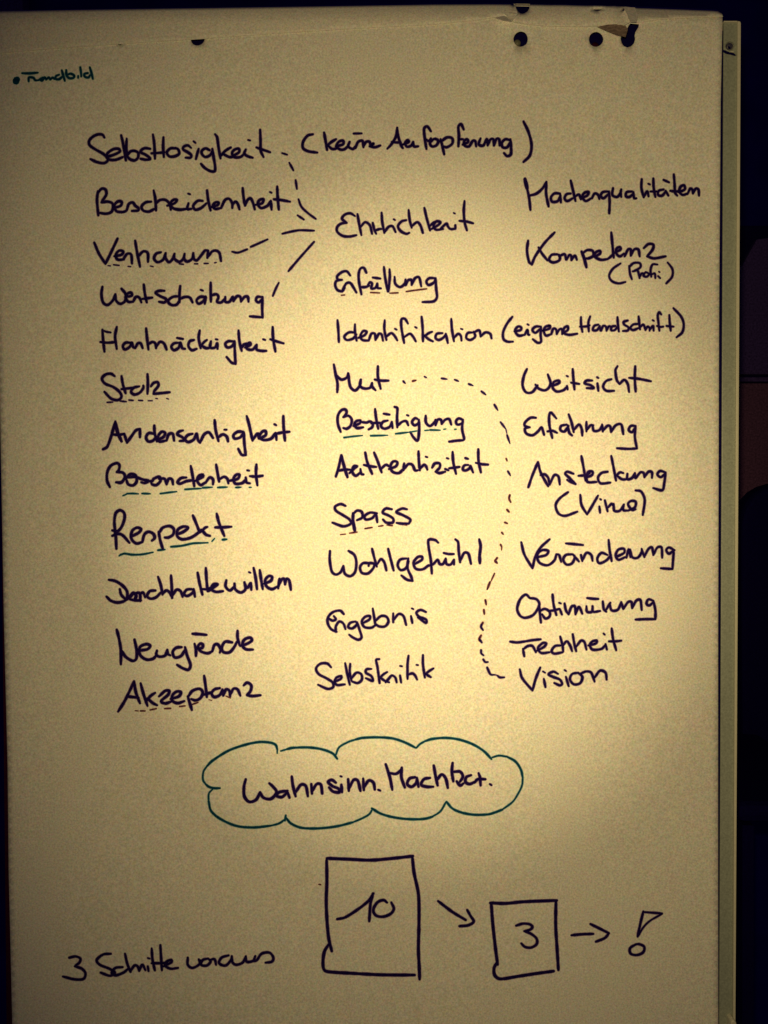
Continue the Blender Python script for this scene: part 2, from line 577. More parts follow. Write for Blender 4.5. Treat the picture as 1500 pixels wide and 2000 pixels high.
def ribbon(pts, w, vs, fs, taper=0.0, soak=False, seed=0):
    """one pen stroke: overlapping quads with round joints and round ends, following the sheet"""
    LAY[0] = (LAY[0] + 1) % 40
    base = (0.00036 if not soak else 0.00022) + LAY[0] * 0.0000012
    path = catmull(pts)
    ph = seed
    n = len(path)

    def put(x, y):
        vs.append(P(x, y, -(relief(x, y) + base)))
        return len(vs) - 1

    def width(i):
        f = 1 + 0.20 * noise.noise(Vector((ph + i * 0.10, 0, 0))) + 0.06 * noise.noise(Vector((ph, i * 0.6, 0)))
        if taper:
            t = i / max(1, n - 1)
            f *= 1 - taper * (abs(t - 0.35) / 0.65) ** 2
        else:
            e = min(i, n - 1 - i)
            if e < 4:
                f *= 0.80 + 0.05 * e
        return w * f * 0.5

    def tang(i):
        a = path[max(0, i - 1)]; b = path[min(n - 1, i + 1)]
        t = b - a
        return t.normalized() if t.length > 1e-6 else Vector((1, 0))
    prev = None
    for i in range(n):
        t = tang(i); r = width(i)
        nx, ny = -t.y * r, t.x * r
        L = put(path[i].x + nx, path[i].y + ny)
        R = put(path[i].x - nx, path[i].y - ny)
        if prev:
            fs.append((prev[0], prev[1], R, L))
            if t.dot(pt) < 0.80:      # sharp turn: round joint
                c = put(path[i].x, path[i].y)
                ring = [put(path[i].x + r * math.cos(q * math.pi / 5), path[i].y + r * math.sin(q * math.pi / 5)) for q in range(10)]
                fs += [(c, ring[q], ring[(q + 1) % 10]) for q in range(10)]
        prev = (L, R); pt = t
    for i in (0, n - 1):
        r = width(i)
        c = put(path[i].x, path[i].y)
        ring = [put(path[i].x + r * math.cos(q * math.pi / 6), path[i].y + r * math.sin(q * math.pi / 6)) for q in range(12)]
        fs += [(c, ring[q], ring[(q + 1) % 12]) for q in range(12)]


def write(name, label, win, data, m=None, w=5.3, taper=0.0):
    x0, y0, s = win
    vs, fs, vs2, fs2 = [], [], [], []
    for st in data.replace("\n", " ").split("|"):
        st = st.strip()
        if not st:
            continue
        ww = w
        if st.startswith("w"):
            tok, st = st.split(None, 1)
            ww = float(tok[1:])
        pts = [tuple(float(q) for q in p.split(",")) for p in st.split()]
        pts = [(x0 + x / s, y0 + y / s) for x, y in pts]
        ww *= 1.02
        seed = rng.random() * 20
        span = max((Vector(pts[0]) - Vector(q)).length for q in pts)
        if span < 5.5:
            ww *= 0.82
        ribbon(pts, ww, vs, fs, taper, False, seed)
        ribbon(pts, ww + 2.0, vs2, fs2, taper, True, seed)
    n, nf = len(vs), len(fs)
    m = m or M_ink
    o = mesh(name, vs + vs2, fs + [tuple(i + n for i in f) for f in fs2], m, S_top, label)
    o.data.materials.append(SOAK[m.name])
    o.data.polygons.foreach_set("material_index", [0] * nf + [1] * len(fs2))
    return o


def dashes(name, label, win, data, m=None, w=5.3, taper=0.0):
    """every dash or dot of a broken line is a mark of its own"""
    for k, st in enumerate(q for q in data.replace("\n", " ").split("|") if q.strip()):
        write(name, label, win, st, m, w, taper)


def word(label, win, data, **k):
    return write("handwritten_word", 'handwritten word "%s"' % label, win, data, **k)


A = 3.75
word("Selbstlosigkeit", (160, 220, A), """165,183 150,162 115,160 75,180 52,210 58,240 100,270 150,298 182,325 188,352 160,370 110,362 62,340
|180,325 235,308 278,285 268,265 230,268 190,295 180,325 205,345 250,345 300,325
|287,165 300,220 312,290 322,350|328,190 325,250 330,315
|330,315 350,340 385,350 410,330 412,295 385,280 355,285 335,310
|500,265 465,260 440,270 430,290 460,305 490,325 500,340 470,345 430,338
|520,160 530,230 535,338|597,180 595,250 600,325|510,298 560,295 605,290
|690,262 650,262 622,290 640,320 680,320 712,300 705,270 685,258
|800,258 775,240 745,250 742,270 775,290 800,310 795,330 760,330
|855,265 845,300 835,340|818,210 832,222
|935,275 905,262 878,280 880,305 905,325 940,310 955,280|955,265 965,330 975,390 972,428 940,428 900,405 872,375
|975,158 990,180 1000,250 1015,335|1015,320 1050,280 1090,255|1030,300 1080,325 1120,320
|1110,315 1150,290 1150,265 1120,270 1100,295 1115,325 1160,325 1190,300
|1200,270 1190,300 1215,320 1250,330|1217,200 1232,204
|1305,125 1308,200 1310,280 1330,325|1278,255 1320,270 1378,290""")
B = (540, 220, 2.885)
word("(keine", B, """205,122 175,130 150,165 150,200 180,218 230,225|268,112 275,150 285,210|280,190 310,165 335,150|290,185 315,205 345,200
|335,190 375,178 375,158 350,165 338,190 360,208 385,205 405,185|412,165 405,190 430,205 445,190|w4.5 435,118 480,117
|445,200 460,165 485,160 490,195|490,190 505,165 525,165 530,192|525,190 545,175 535,190 555,195 585,185""")
word("Aufopferung)", B, """625,203 650,175 675,130 680,85|680,85 685,130 705,190 712,200|650,165 675,168 700,168
|712,180 745,165 740,155 725,170 735,192 760,185 770,165|770,165 775,190 798,190
|870,105 850,78 832,90 835,140 845,205|840,150 858,160 870,145
|885,150 865,170 875,190 900,185 912,160 895,148 878,152
|925,150 935,190 945,235|925,165 960,140 990,145 990,175 960,195 940,190
|1055,95 1040,65 1025,80 1028,130 1025,190|1030,150 1050,150
|1050,180 1080,165 1075,150 1058,160 1060,185 1085,190 1105,160 1120,160 1125,190
|1150,145 1140,178 1165,185 1185,150 1190,185|1190,185 1205,152 1222,150 1225,185|1225,185 1240,148 1255,150 1258,185
|1315,155 1290,150 1270,170 1275,195 1300,195 1318,165|1318,150 1322,200 1320,235 1300,245 1282,228
|1392,50 1420,110 1437,180 1428,240 1392,278""")
D1 = (170, 350, 3.191)
word("Bescheidenheit", D1, """68,75 62,130 70,225|65,90 90,60 115,65 120,95 95,135 90,145|90,145 130,140 160,155 155,200 120,215 80,210
|165,180 210,165 215,140 190,140 170,165 185,200 230,205|215,207 245,195 260,155 285,145 300,165 320,180 318,195 280,198
|400,140 365,145 340,170 350,195 385,202 420,185|415,70 425,120 430,195|430,150 455,130 490,130 515,155 522,190
|500,165 545,150 560,130 540,128 520,150 535,180 580,190 620,185|632,150 625,185 650,185|630,90 642,94
|720,135 690,135 662,165 675,190 710,180 745,150|748,70 755,130 770,195
|770,175 815,160 820,145 800,145 785,165 800,185 835,180|835,180 860,130 885,122 905,150 905,180|905,160 925,140 940,155 950,188
|970,55 975,110 985,165|985,165 1000,130 1020,120 1035,150 1045,188
|1050,160 1090,150 1100,125 1075,130 1065,155 1085,180 1125,165 1140,140|1145,135 1150,190|1140,80 1150,85
|1185,45 1188,110 1195,190|1165,125 1210,130 1265,140""")
D2 = (170, 430, 3.191)
word("Vertrauen", D2, """45,140 75,210 115,272|115,272 150,200 190,115|170,225 215,215 225,195 200,190 180,215 190,245 230,245
|225,245 250,210 275,215 280,270|300,128 310,190 330,290|315,230 350,195 378,205 380,260
|460,200 430,210 418,240 440,262 475,245 490,205|490,205 490,235 510,262 535,240 545,210|545,210 545,240 575,260 600,240 608,210
|608,210 605,240 625,258 655,240 662,205|662,205 665,240 685,250 715,215 735,190 755,190|755,190 750,235|752,230 780,195 805,190 825,205 835,255""")
dashes("underline_dash", None, D2, """130,283 145,285|165,278 200,282|255,288 272,290|395,286 412,290|575,272 600,275|670,272 690,272|730,270 755,270|795,266 805,264""", w=3)
E1 = (180, 540, A)
word("Wertschätzung", E1, """75,75 68,130 80,190 115,208 155,170 170,130|170,130 175,175 205,200 240,180 245,130 215,90
|245,150 290,140 285,118 260,125 245,155 265,185 300,185|300,185 320,150 345,155 360,190|378,60 385,120 400,190|365,165 400,160 440,155
|530,105 490,105 465,120 500,145 540,165 530,190 490,185
|635,145 590,150 555,180 580,208 620,205 645,165|645,70 640,120 640,190|640,165 680,150 715,155 735,190
|830,150 790,150 765,175 780,200 815,180 830,150 825,200|795,98 812,104
|868,45 868,110 870,185|870,140 910,130 925,150 915,185 945,190 975,160|975,150 975,185 1005,185 1030,150 1035,180
|1035,180 1060,145 1085,150 1090,185|1090,185 1115,150 1140,150 1145,185
|1240,150 1210,150 1200,175 1220,190 1245,165|1248,150 1245,230 1248,300|1248,300 1205,296 1155,292""")
word("Hartnäckigkeit", E1, """75,390 80,460 90,550|w4 80,395 105,405 135,410|60,480 110,485 175,480|180,370 168,440 180,530
|280,485 245,485 225,510 240,535 275,515 290,485 300,515 315,525|315,525 335,490 355,490 370,525
|395,380 402,450 412,535|405,500 440,480 462,490 468,525|468,520 495,480 525,490 545,535
|640,485 600,490 580,515 600,540 635,520 645,485 660,525 680,530|622,450 665,458
|745,465 715,475 705,510 730,540 765,530|788,395 780,450 795,525|795,510 820,480 840,465|800,505 835,525 870,520
|870,475 865,520 900,520 915,490 918,530|905,460 918,462
|1030,475 995,475 975,495 990,520 1025,510 1042,478|1042,475 1045,550 1050,640|1050,640 1020,630 985,590
|1072,395 1078,470 1095,545|1090,530 1110,500 1130,490
|1120,520 1160,500 1155,485 1130,500 1135,530 1175,535 1205,500|1205,500 1205,535 1240,545 1275,545|1252,460 1268,465
|1322,370 1325,450 1342,550|1305,460 1350,475 1402,490""")
word("Stolz", E1, """165,730 135,712 95,720 72,750 95,785 155,810 200,845 215,880 190,905 140,895 90,845
|215,730 225,790 245,855|215,825 260,820 300,815|345,805 305,815 285,845 310,865 350,850 375,815 375,800
|405,715 408,780 405,860|430,805 450,780 480,775 485,800 455,840 450,858|450,860 500,855 568,848""")
dashes("underline_dash", None, E1, "110,922 150,920|205,912 250,917|270,905 300,908|340,907 370,909|w2.5 410,910 440,910|w2.5 465,893 478,895|w2.5 545,893 560,898", w=3.2)
F1 = (180, 790, A)
word("Andersartigkeit", F1, """80,328 110,310 140,230 170,125|w6.5 170,130 185,200 215,270|150,220 200,222 235,215
|235,215 255,280|255,280 290,230 320,190 350,180|350,180 350,240
|455,215 415,210 395,240 410,270 445,265 470,235|455,155 458,210 475,270|470,260 520,240 535,210 510,200 485,230 490,270 540,265
|545,265 560,220 590,215 600,265|665,190 635,200 625,220 660,240 675,262 640,268
|735,215 700,225 680,255 705,275 745,255 765,215 775,260 790,280|790,280 820,220 855,205 885,245
|897,115 905,190 925,268|920,245 955,220 985,235 995,270|968,185 985,185
|1105,200 1065,200 1035,225 1045,250 1085,240 1110,205|1110,205 1115,290 1125,370|1125,370 1095,368 1070,325
|1132,85 1150,150 1165,220 1175,265|1175,262 1200,225 1215,215 1220,250|1225,250 1270,225 1270,195 1245,200 1225,235 1255,260 1310,250 1340,210
|1345,210 1350,260|1335,145 1348,152|1400,85 1402,160 1412,265|1345,215 1395,205 1445,200""", w=5.6)
word("Besonderheit", F1, """130,605 110,560 110,500 135,450 180,430 200,445 195,480 180,495|180,495 225,500 240,530 215,570 175,570
|245,545 280,510 320,520 325,565 300,592 265,585 250,550|255,535 300,530 330,535 370,550 410,560 385,575 360,570
|410,562 440,560 450,545 490,530 500,560 470,590 440,585 430,565|490,545 530,545 545,585|545,585 560,545 585,550 592,585
|690,535 650,540 625,570 645,580 690,562 740,555|722,450 735,520 748,598
|755,560 810,530 810,515 780,525 770,560 795,590 830,570|830,575 860,535 885,550 885,585
|908,440 920,510 930,565|930,550 965,530 990,545 998,578|1000,560 1065,545 1080,515 1055,515 1035,545 1050,580 1100,575 1125,550
|1125,535 1130,570 1155,578|1135,482 1150,485|1203,440 1200,510 1210,592|1155,525 1200,528 1248,522""", w=5.5)
dashes("underline_dash", "green dash", F1, "w2.6 225,668 265,652|255,653 300,652 340,655|365,652 425,654|500,653 560,645 620,638|680,622 740,618 800,615|810,610 880,606|920,608 990,605|1052,608 1090,606|w2.6 1150,607 1168,607", m=M_green, w=3.6, taper=.4)
G1 = (190, 980, A)
word("Respekt", G1, """140,345 135,250 125,150 135,85 165,62 195,80 200,120 180,180 150,215 110,210|110,250 150,235 185,245 235,300
|250,255 305,225 320,200 290,190 255,215 250,270 285,305 330,295|330,295 345,240 375,220 410,235 420,265 400,285
|450,220 460,280 480,345|455,225 480,190 530,178 560,200 555,240 520,262 495,262
|580,240 630,220 665,190 630,182 590,205 585,250 620,275 680,265 730,235 760,205|700,100 725,160 750,225|760,220 790,190 805,185|765,205 795,240 825,250
|875,88 890,150 930,250|865,188 920,187 982,183""", w=5.6)
dashes("underline_dash", "green dash", G1, "w2.6 160,396 180,386|170,388 200,380 260,388 330,385 408,370|w4 445,355 470,352 495,350|540,330 620,322 700,305 760,302 810,300|w2.4 840,290 860,268|918,278 948,275", m=M_green, w=3.9, taper=.3)
word("Durchhaltewillen", G1, """85,572 130,580 180,610 215,650 220,690 200,725 150,738 100,725 68,695|165,640 175,680 205,712|w6.5 200,725 240,695 265,668 285,690 270,720|265,675 310,670 315,728
|240,715 280,722 320,722|310,680 335,665 350,700|425,650 385,655 365,690 390,710 430,700 465,665|445,550 465,610 478,680|478,675 505,650 530,665 540,690
|540,540 545,620 548,705|548,690 580,645 610,655 625,695|690,640 655,645 635,675 660,690 700,665 705,640|705,640 715,695
|735,520 750,600 770,680|795,485 800,570 808,655|770,640 810,640 850,622|815,655 860,622 880,605 850,605 835,640 870,660 920,655
|945,575 940,620 970,650 1000,625|1005,600 1010,640 1050,665 1085,640 1078,590|1078,595 1100,630 1120,595|1125,595 1128,645|1110,515 1122,520
|1145,485 1160,560 1170,640|1190,500 1200,570 1212,640|1220,600 1270,580 1280,550 1255,545 1230,575 1240,620 1280,640 1320,620
|1335,565 1325,635|1330,610 1350,570 1368,565 1375,605|1375,605 1385,565 1405,575 1418,645""", w=5.5)
H1 = (200, 1200, A)
word("Neugierde", H1, """105,112 120,170 135,260 135,365|140,265 170,310 220,340 248,325 250,260 235,185
|270,265 330,255 350,230 320,218 275,240 275,295 320,330 370,325 395,300|400,265 395,295 420,310 460,300 475,260|475,260 480,290 498,300
|580,240 540,245 515,275 530,315 575,305 605,260|605,240 620,300 645,370 630,405 590,395 548,370
|675,215 685,260 685,305|660,142 710,145 762,150|690,250 730,245 735,220 715,215 700,240 720,270 770,285 805,270
|805,270 820,225 845,220 865,255 860,280|950,205 900,200 875,240 885,275 930,278 965,240 985,200|990,120 990,170 1005,225
|1010,230 1060,215 1095,190 1080,170 1040,185 1025,225 1050,255 1102,258""", w=5.6)
word("Akzeptanz", H1, """115,712 160,640 200,560 232,490|232,490 245,570 275,650|180,600 220,605 265,610|280,505 300,580 330,670|320,640 350,600 385,575|330,615 370,650 400,665
|415,600 460,560 490,560 480,590 430,635 460,652 500,640|500,620 560,600 575,570 545,565 515,590 510,630 550,650 600,635
|625,600 640,650 655,700|630,600 660,560 710,545 735,570 720,610 685,630 650,620|745,450 755,520 765,605|735,590 770,580 800,570
|860,540 820,550 800,580 820,605 860,590 880,550|880,550 885,595|885,595 905,550 930,560 935,600|935,590 960,545 990,550 1010,595
|1035,520 1060,500 1090,520 1085,560 1060,590|1060,592 1100,598 1158,592""", w=5.6)
dashes("underline_dash", None, H1, "w2 240,705 262,707|278,707 312,707|350,700 395,690|455,690 500,688|565,675 605,670|655,660 700,645|w2.4 780,625 800,630|w2.6 905,598 938,612", w=3.2, m=M_dry)
I1 = (620, 370, A)
word("Ehrlichkeit", I1, """275,195 240,175 200,185 180,215 210,240|215,245 175,250 145,275 145,310 185,340 235,345 285,335
|293,180 305,250 322,335|315,275 350,240 385,265 400,325|405,245 415,290 430,325|425,300 455,290 470,290|470,170 475,240 490,318
|490,315 520,275 550,270 572,312|558,218 568,224|650,225 615,235 590,270 610,305 650,325 672,318
|668,150 675,220 690,280|690,270 730,240 755,265 772,318|783,135 800,210 825,300|820,270 855,240 880,235
|835,290 885,260 900,240 870,235 850,270 870,295 920,290|900,290 945,250 955,270 975,290 1010,288|1010,262 1010,288|w4.2 998,172 1008,177
|1077,85 1072,160 1078,240 1095,300|1040,230 1090,235 1140,248""", w=4.9)
word("Erfüllung", I1, """240,630 215,600 180,605 145,635 150,660 180,662|180,662 140,670 130,700 145,735 180,745 200,720|180,748 210,690 240,685 265,720 285,755
|358,610 340,575 315,580 302,620 305,680 322,768|310,715 350,715 380,705
|370,700 385,680 400,690 395,725 425,720 438,690|438,690 440,720 465,725|405,645 460,653|487,568 495,640 515,748|528,585 530,640 520,748
|565,640 570,690 605,715 640,690 645,660|645,660 645,700 665,665 690,665 690,700|690,700 715,650 745,645 760,710
|860,650 820,650 798,675 815,700 855,680 865,650|865,650 870,730 875,790 850,820 770,825""", w=4.9)
dashes("underline_dash", None, I1, "w2.6 175,775 200,773|390,755 455,758|530,760 590,757|650,748 720,738 800,728", w=3.0, m=M_dry)
J1 = (640, 600, A)
word("Identifikation", J1, """72,95 78,170 82,255|195,185 155,185 122,215 140,240 185,230 210,200|200,125 200,180 212,245
|225,225 270,205 285,180 260,175 240,210 255,240 300,245|300,245 320,195 345,195 350,240|350,240 375,195 395,200 405,245
|418,95 415,160 430,240|430,215 465,190 490,210 510,243|492,158 505,165|588,120 565,85 540,90 540,150 560,262|560,220 600,195 625,215 645,250|640,145 652,152
|688,70 695,150 698,250|700,220 740,190 765,180|705,205 740,235 770,250|840,190 800,195 790,225 815,240 850,220 865,195|865,195 880,262
|905,85 910,160 925,250|925,225 955,195 975,210 980,245|975,158 988,162|1060,185 1025,190 1015,225 1045,240 1080,215 1070,180
|1070,185 1110,170 1120,215|1120,215 1155,185 1190,195 1200,228""", w=4.8)
K1 = (970, 590, A)
word("(eigene", K1, """115,108 75,160 48,220 50,270 80,290 120,290|130,215 175,205 180,185 155,180 135,210 160,245 205,240
|205,240 225,205 230,238 240,240|225,162 235,168|325,180 285,180 262,205 285,225 320,195|325,180 322,240 325,290 300,298 265,272
|335,210 385,195 390,175 360,180 345,205 360,245 400,235|400,235 415,195 435,200 440,235|440,235 460,200 480,200 480,235
|480,230 520,205 520,178 495,190 490,225 530,240 590,232""", w=4.8)
word("Handschrift)", K1, """618,110 618,160 628,218|685,105 672,150 675,215|610,180 660,178 680,170
|745,165 715,175 705,205 735,205 755,175|755,175 760,210|765,210 780,175 800,180 805,210|805,210 820,180 835,180 838,200
|870,175 845,180 838,205 865,205 885,180|885,110 888,160 895,215|960,135 930,145 935,165 965,185 960,208 925,212
|1035,160 1000,165 980,190 1000,205 1040,190|1040,105 1045,160 1050,200|1050,185 1075,165 1090,205|1090,205 1105,180 1120,190 1120,210|1120,205 1145,175 1150,210|1142,132 1152,138
|1205,90 1190,75 1180,100 1185,150 1192,210|1175,175 1200,182 1220,180|1265,95 1268,150 1275,210|1245,175 1295,180|1295,45 1350,105 1370,160 1360,220 1318,258""", w=4.7)
word("Mut", J1, """45,420 60,500 72,560 70,622|65,500 100,530 140,515 150,485|w6.2 150,485 155,520|150,485 165,580 200,610 235,575 243,530|240,535 237,575 265,595 310,590 325,555|325,555 325,580 350,608
|368,432 368,510 388,598|345,530 395,538 445,538""", w=5.2)
N1 = (760, 700, 5.0)
dashes("dash", None, N1, """138,222 158,245|345,178 368,190|512,195 565,203|640,208 680,224|778,250 820,266|902,322 945,356|1028,452 1062,508|1088,622 1140,690|w1.8 1140,690 1152,740|1152,750 1180,832|1160,1102 1185,1145""", w=4.0, taper=.5)
N2 = (880, 940, 5.0)
dashes("dash", None, N1, """230,222 262,214|1143,978 1152,1000""", w=4.0, m=M_dry, taper=.3)
dashes("dash", None, N2, """578,135 572,170 588,205|552,278 572,300|530,402 555,412|500,500 515,518|488,618 500,640|w2.4 500,640 498,672|455,748 435,780 455,800
|w2.8 430,900 395,975|385,985 358,1055|340,1160 348,1205|325,1255 330,1298|315,1380 298,1420 318,1455|298,1505 280,1545 305,1575""", w=4.2, m=M_dry, taper=.3)
dashes("dash", None, N2, """302,1400 298,1425 316,1452|284,1545 305,1575|435,775 455,800|298,1650 300,1680 322,1700|320,1740 338,1765 365,1765|358,1820 390,1885 430,1890|w1.8 430,1890 460,1895|460,1900 480,1915 525,1915""", w=4.3, taper=.25)
O1 = (640, 780, A)
word("Bestätigung", O1, """95,238 75,180 75,120 100,80 130,75 138,100 115,130|115,130 150,120 175,145 170,190 140,215 115,210
|190,195 235,175 240,155 210,160 195,185 215,210 260,205|240,165 285,170 310,162 330,180 325,205 300,220
|347,70 355,140 370,215|320,175 360,172 400,175|440,155 405,165 390,195 415,215 455,200 470,165|470,165 475,210|410,105 452,112
|490,55 510,65 508,130 510,205|510,195 545,165 575,160 590,190|580,115 592,120|660,145 640,138 618,165 635,190 665,175 668,150|668,150 670,220 660,300 630,280 605,240
|718,120 720,170 750,195 785,165 790,150|788,155 790,190|790,190 805,150 830,150 835,180|835,180 860,150 890,145 905,185
|990,150 960,140 940,160 950,185 985,175 990,150|990,150 985,220 1000,290 990,300|990,300 950,302 890,310""", w=5.1)
dashes("underline_dash", "green dash", O1, "120,280 180,272 255,265|315,267 380,265 440,263|498,252 560,245 600,240|w2.4 600,240 660,230|w2.4 712,228 750,225|750,224 825,226|w2.4 850,220 868,216|w2.6 930,220 945,218", m=M_green, w=3.4, taper=.4)
word("Authentizität", O1, """60,565 80,500 100,410|w6 100,410 120,490 145,570|70,525 120,515 165,515|160,540 195,505 215,490 190,490 180,530 205,560 240,535|240,510 245,545 262,550
|275,390 290,460 325,545|265,480 310,490 355,495|340,390 365,450 395,535|390,510 425,480 450,490|450,510 500,490 510,460 480,455 460,490 475,530 520,540 555,510
|560,470 555,520|555,515 590,475 620,480 640,520 660,520|665,380 668,450 675,520|675,510 705,480 720,490 730,515|718,420 730,424
|765,500 785,470 820,470 820,500 790,530|790,530 820,540 860,530|860,510 885,520|872,430 885,435|915,385 920,460 940,545|890,505 930,500 965,495
|1030,480 1000,485 990,515 1015,520 1045,500 1045,490 1065,535|1008,430 1028,436|1103,365 1105,450 1122,535|1085,465 1130,475 1175,478""", w=5.2)
Q1 = (620, 960, A)
word("Spass", Q1, """205,105 170,92 130,110 135,140 190,175 235,205 245,235 190,255 110,228|w6 262,160 260,210 275,295|262,165 290,140 325,150 328,190 290,210
|435,160 385,155 345,180 355,205 400,195 430,160|430,160 438,225|w3.6 322,160 345,180|545,130 500,125 478,155 520,175 555,200 550,228 505,228 480,205
|655,130 620,125 578,150 630,175 680,205 670,235|670,235 625,236 580,230""", w=5.0)
dashes("underline_dash", None, Q1, "w2.6 168,316 205,312|235,305 290,297|348,272 400,263|448,255 480,250|510,245 548,250|635,243 655,246", w=3.2, m=M_dry)
word("Wohlgefühl", Q1, """92,435 90,500 105,585 135,608 170,590 190,545|190,545 200,600 240,620 275,590 285,520 270,465 228,435
|380,525 335,525 312,555 325,595 370,600 410,560 415,530 380,525 375,545|400,420 415,480 435,550|440,530 465,495 490,520 505,578|518,420 535,490 558,578
|650,490 605,500 588,540 610,575 650,560 668,510|665,490 660,560 685,620 697,655|697,655 655,645 615,615
|715,530 765,500 765,478 735,480 705,520 720,565 770,570 815,540|885,375 860,355 815,355 815,410 830,500 838,600
|815,545 850,530 880,500 895,530 920,530 940,490|940,495 945,530 975,535 1000,500|1000,500 1000,535|925,450 960,458 998,458
|1010,350 1030,370 1035,440 1045,518|1045,510 1075,450 1105,455 1125,530|w5.6 1185,350 1195,400 1188,470 1190,525""", w=5.0)
R1 = (600, 1170, A)
word("Ergebnis", R1, """268,110 240,85 190,95 155,130 150,175 175,220 215,240|155,140 185,158 210,148 195,125|210,240 210,200 235,165 265,180 280,220
|350,165 315,175 300,205 330,215 365,185 355,165|365,170 385,230 398,280 375,298 335,282 308,262|410,175 455,150 460,125 425,130 400,165 420,205 470,210 500,190
|480,70 490,130 500,195|500,160 540,125 580,130 595,165 570,200 525,200 500,180|630,105 630,170|635,150 670,110 705,125 725,190|760,125 770,175|765,68 778,74
|870,95 830,80 800,100 820,130 870,150 870,175 810,135""", w=4.8)
word("Selbstkritik", R1, """175,500 145,472 95,475 65,510 85,550 140,580 185,610 190,645 150,658 80,628|200,605 245,585 250,565 215,575 200,605 220,630 275,625
|278,470 292,540 312,628|315,475 312,540 325,600|325,580 360,540 395,550 400,590 370,615 330,605|470,512 435,515 430,540 470,565 480,600 430,580
|528,440 505,445 515,500 530,615|530,580 560,550 585,535|535,575 570,600 600,610|575,610 600,580 620,560 645,575 655,610|680,560 688,612|680,490 695,493
|742,415 735,480 735,585|735,555 770,545 790,560 805,590|800,482 812,484|848,410 848,480 862,575|860,555 890,530 925,508|865,545 885,560 905,572""", w=4.8)
T1 = (1000, 330, A)
word("Macherqualitäten", T1, """w8 95,75 110,140|95,70 110,140 125,210 135,300|130,195 180,180 225,140 252,95|252,95 250,180 268,275
|350,180 310,180 285,210 295,240 335,235 355,195|352,180 358,245|430,180 400,185 385,215 405,235 445,215|430,85 445,150 465,235|465,200 490,188 505,222
|500,215 550,195 560,170 530,175 515,205 540,235 580,215|585,215 605,180 630,190 640,220|700,165 665,170 650,195 670,215 705,185|710,165 715,240 712,325
|740,140 735,190 770,205 795,175 800,150|795,160 800,205|880,165 840,170 835,200 860,205 890,180|888,170 895,215 910,215|950,75 948,140 965,208
|965,205 990,165 1000,200|998,108 1010,114|1035,70 1038,140 1050,205|1015,165 1060,165|1110,150 1075,160 1070,190 1100,195 1125,165|1125,160 1145,195|1110,80 1150,98
|1185,40 1190,100 1195,175 1210,195|1160,160 1200,165 1235,160|1220,170 1265,150 1260,120 1235,130 1225,165 1250,190 1285,180
|1285,185 1305,145 1320,150 1325,180|1325,180 1345,145 1365,150 1370,195""", w=5.1)
word("Kompetenz", T1, """118,525 110,600 125,680 145,700|145,700 170,640 240,540 312,465|195,575 220,620 260,670|330,625 290,630 272,665 300,685 345,670 350,635 325,625
|345,640 385,625 395,665|400,665 420,630 435,640 435,668|435,668 460,635 475,665|w6 510,605 530,660 545,720|515,620 550,595 590,600 595,635 560,655 535,655
|600,645 645,620 645,600 615,610 605,640 650,665 700,660|727,465 735,550 745,650|700,660 720,645 750,615|755,610 795,590 790,572 765,585 765,620 790,640 820,620
|825,640 850,590 870,590 870,635|870,635 895,590 925,590 935,640|965,580 1000,550 1035,555 1030,590 990,640|990,640 1040,655 1125,640""", w=5.1)
word("(Profi)", T1, """795,692 740,730 712,780 730,820 780,838 830,828|858,710 865,770 878,808|858,720 890,690 935,690 940,720 900,745 885,750
|890,750 920,745 935,800|935,790 950,765 965,765|975,760 962,780 985,790 1005,770 980,755|1065,700 1030,700 1015,740 1020,790|1020,775 1045,765 1050,800|1070,785 1085,800|w4 1075,752 1082,756
|1140,685 1175,735 1172,790 1130,838""", w=4.4)
word("Weitsicht", K1, """222,490 200,540 190,610 215,660 260,660 300,610|285,605 310,635 360,645 395,600 375,530
|410,615 460,590 455,575 420,585 410,625 440,655 490,645 515,620|515,615 520,640|512,540 522,545|557,490 562,560 570,640|545,590 575,595 605,600
|700,575 660,575 645,595 690,610 710,630 660,630|738,595 745,650|735,550 745,556|840,565 800,580 780,620 805,650 860,650
|885,470 870,500 880,570 900,600|900,600 935,570 960,600 970,658|1015,470 1012,560 1018,655|970,555 1040,562 1130,580""", w=5.0)
U1 = (1000, 800, A)
word("Erfahrung", U1, """175,60 135,60 95,95 95,120 130,130|125,130 95,140 105,175 150,188 190,160 215,130 225,150 235,185
|325,65 285,22 272,50 275,120 295,208|260,160 295,155 330,170|400,110 360,120 355,150 385,160 415,120|408,115 420,170 440,190
|415,35 435,90 452,165|452,150 490,110 510,140 515,190|545,90 545,160|550,148 575,115 595,115|590,115 600,155 640,150 660,115
|660,110 665,160|665,155 700,118 720,125 725,165|725,165 760,115 800,110 815,180|905,120 870,120 855,150 880,165 905,130|905,120 900,200 915,285|915,285 850,288 770,283""", w=5.0)
word("Ansteckung", U1, """120,568 150,480 190,385|190,385 210,460 265,562|210,480 240,475 265,500 275,550|275,550 310,480 340,490 350,548
|450,470 405,455 390,470 420,500 465,545|465,545 430,530 405,515|508,340 525,430 540,520|487,485 540,480 570,465|535,500 585,480 590,455 560,455 545,490 555,530 620,530
|700,455 655,465 630,500 650,540 720,535|727,340 745,430 762,520|760,490 790,460 815,465|770,485 805,510 845,510|845,470 845,510 880,500 900,465
|900,465 905,500 940,460 965,465 970,495|970,495 1000,455 1025,460 1025,500|1125,460 1085,450 1065,475 1090,495 1120,470|1125,460 1115,540 1100,590 1035,575""", w=5.0)
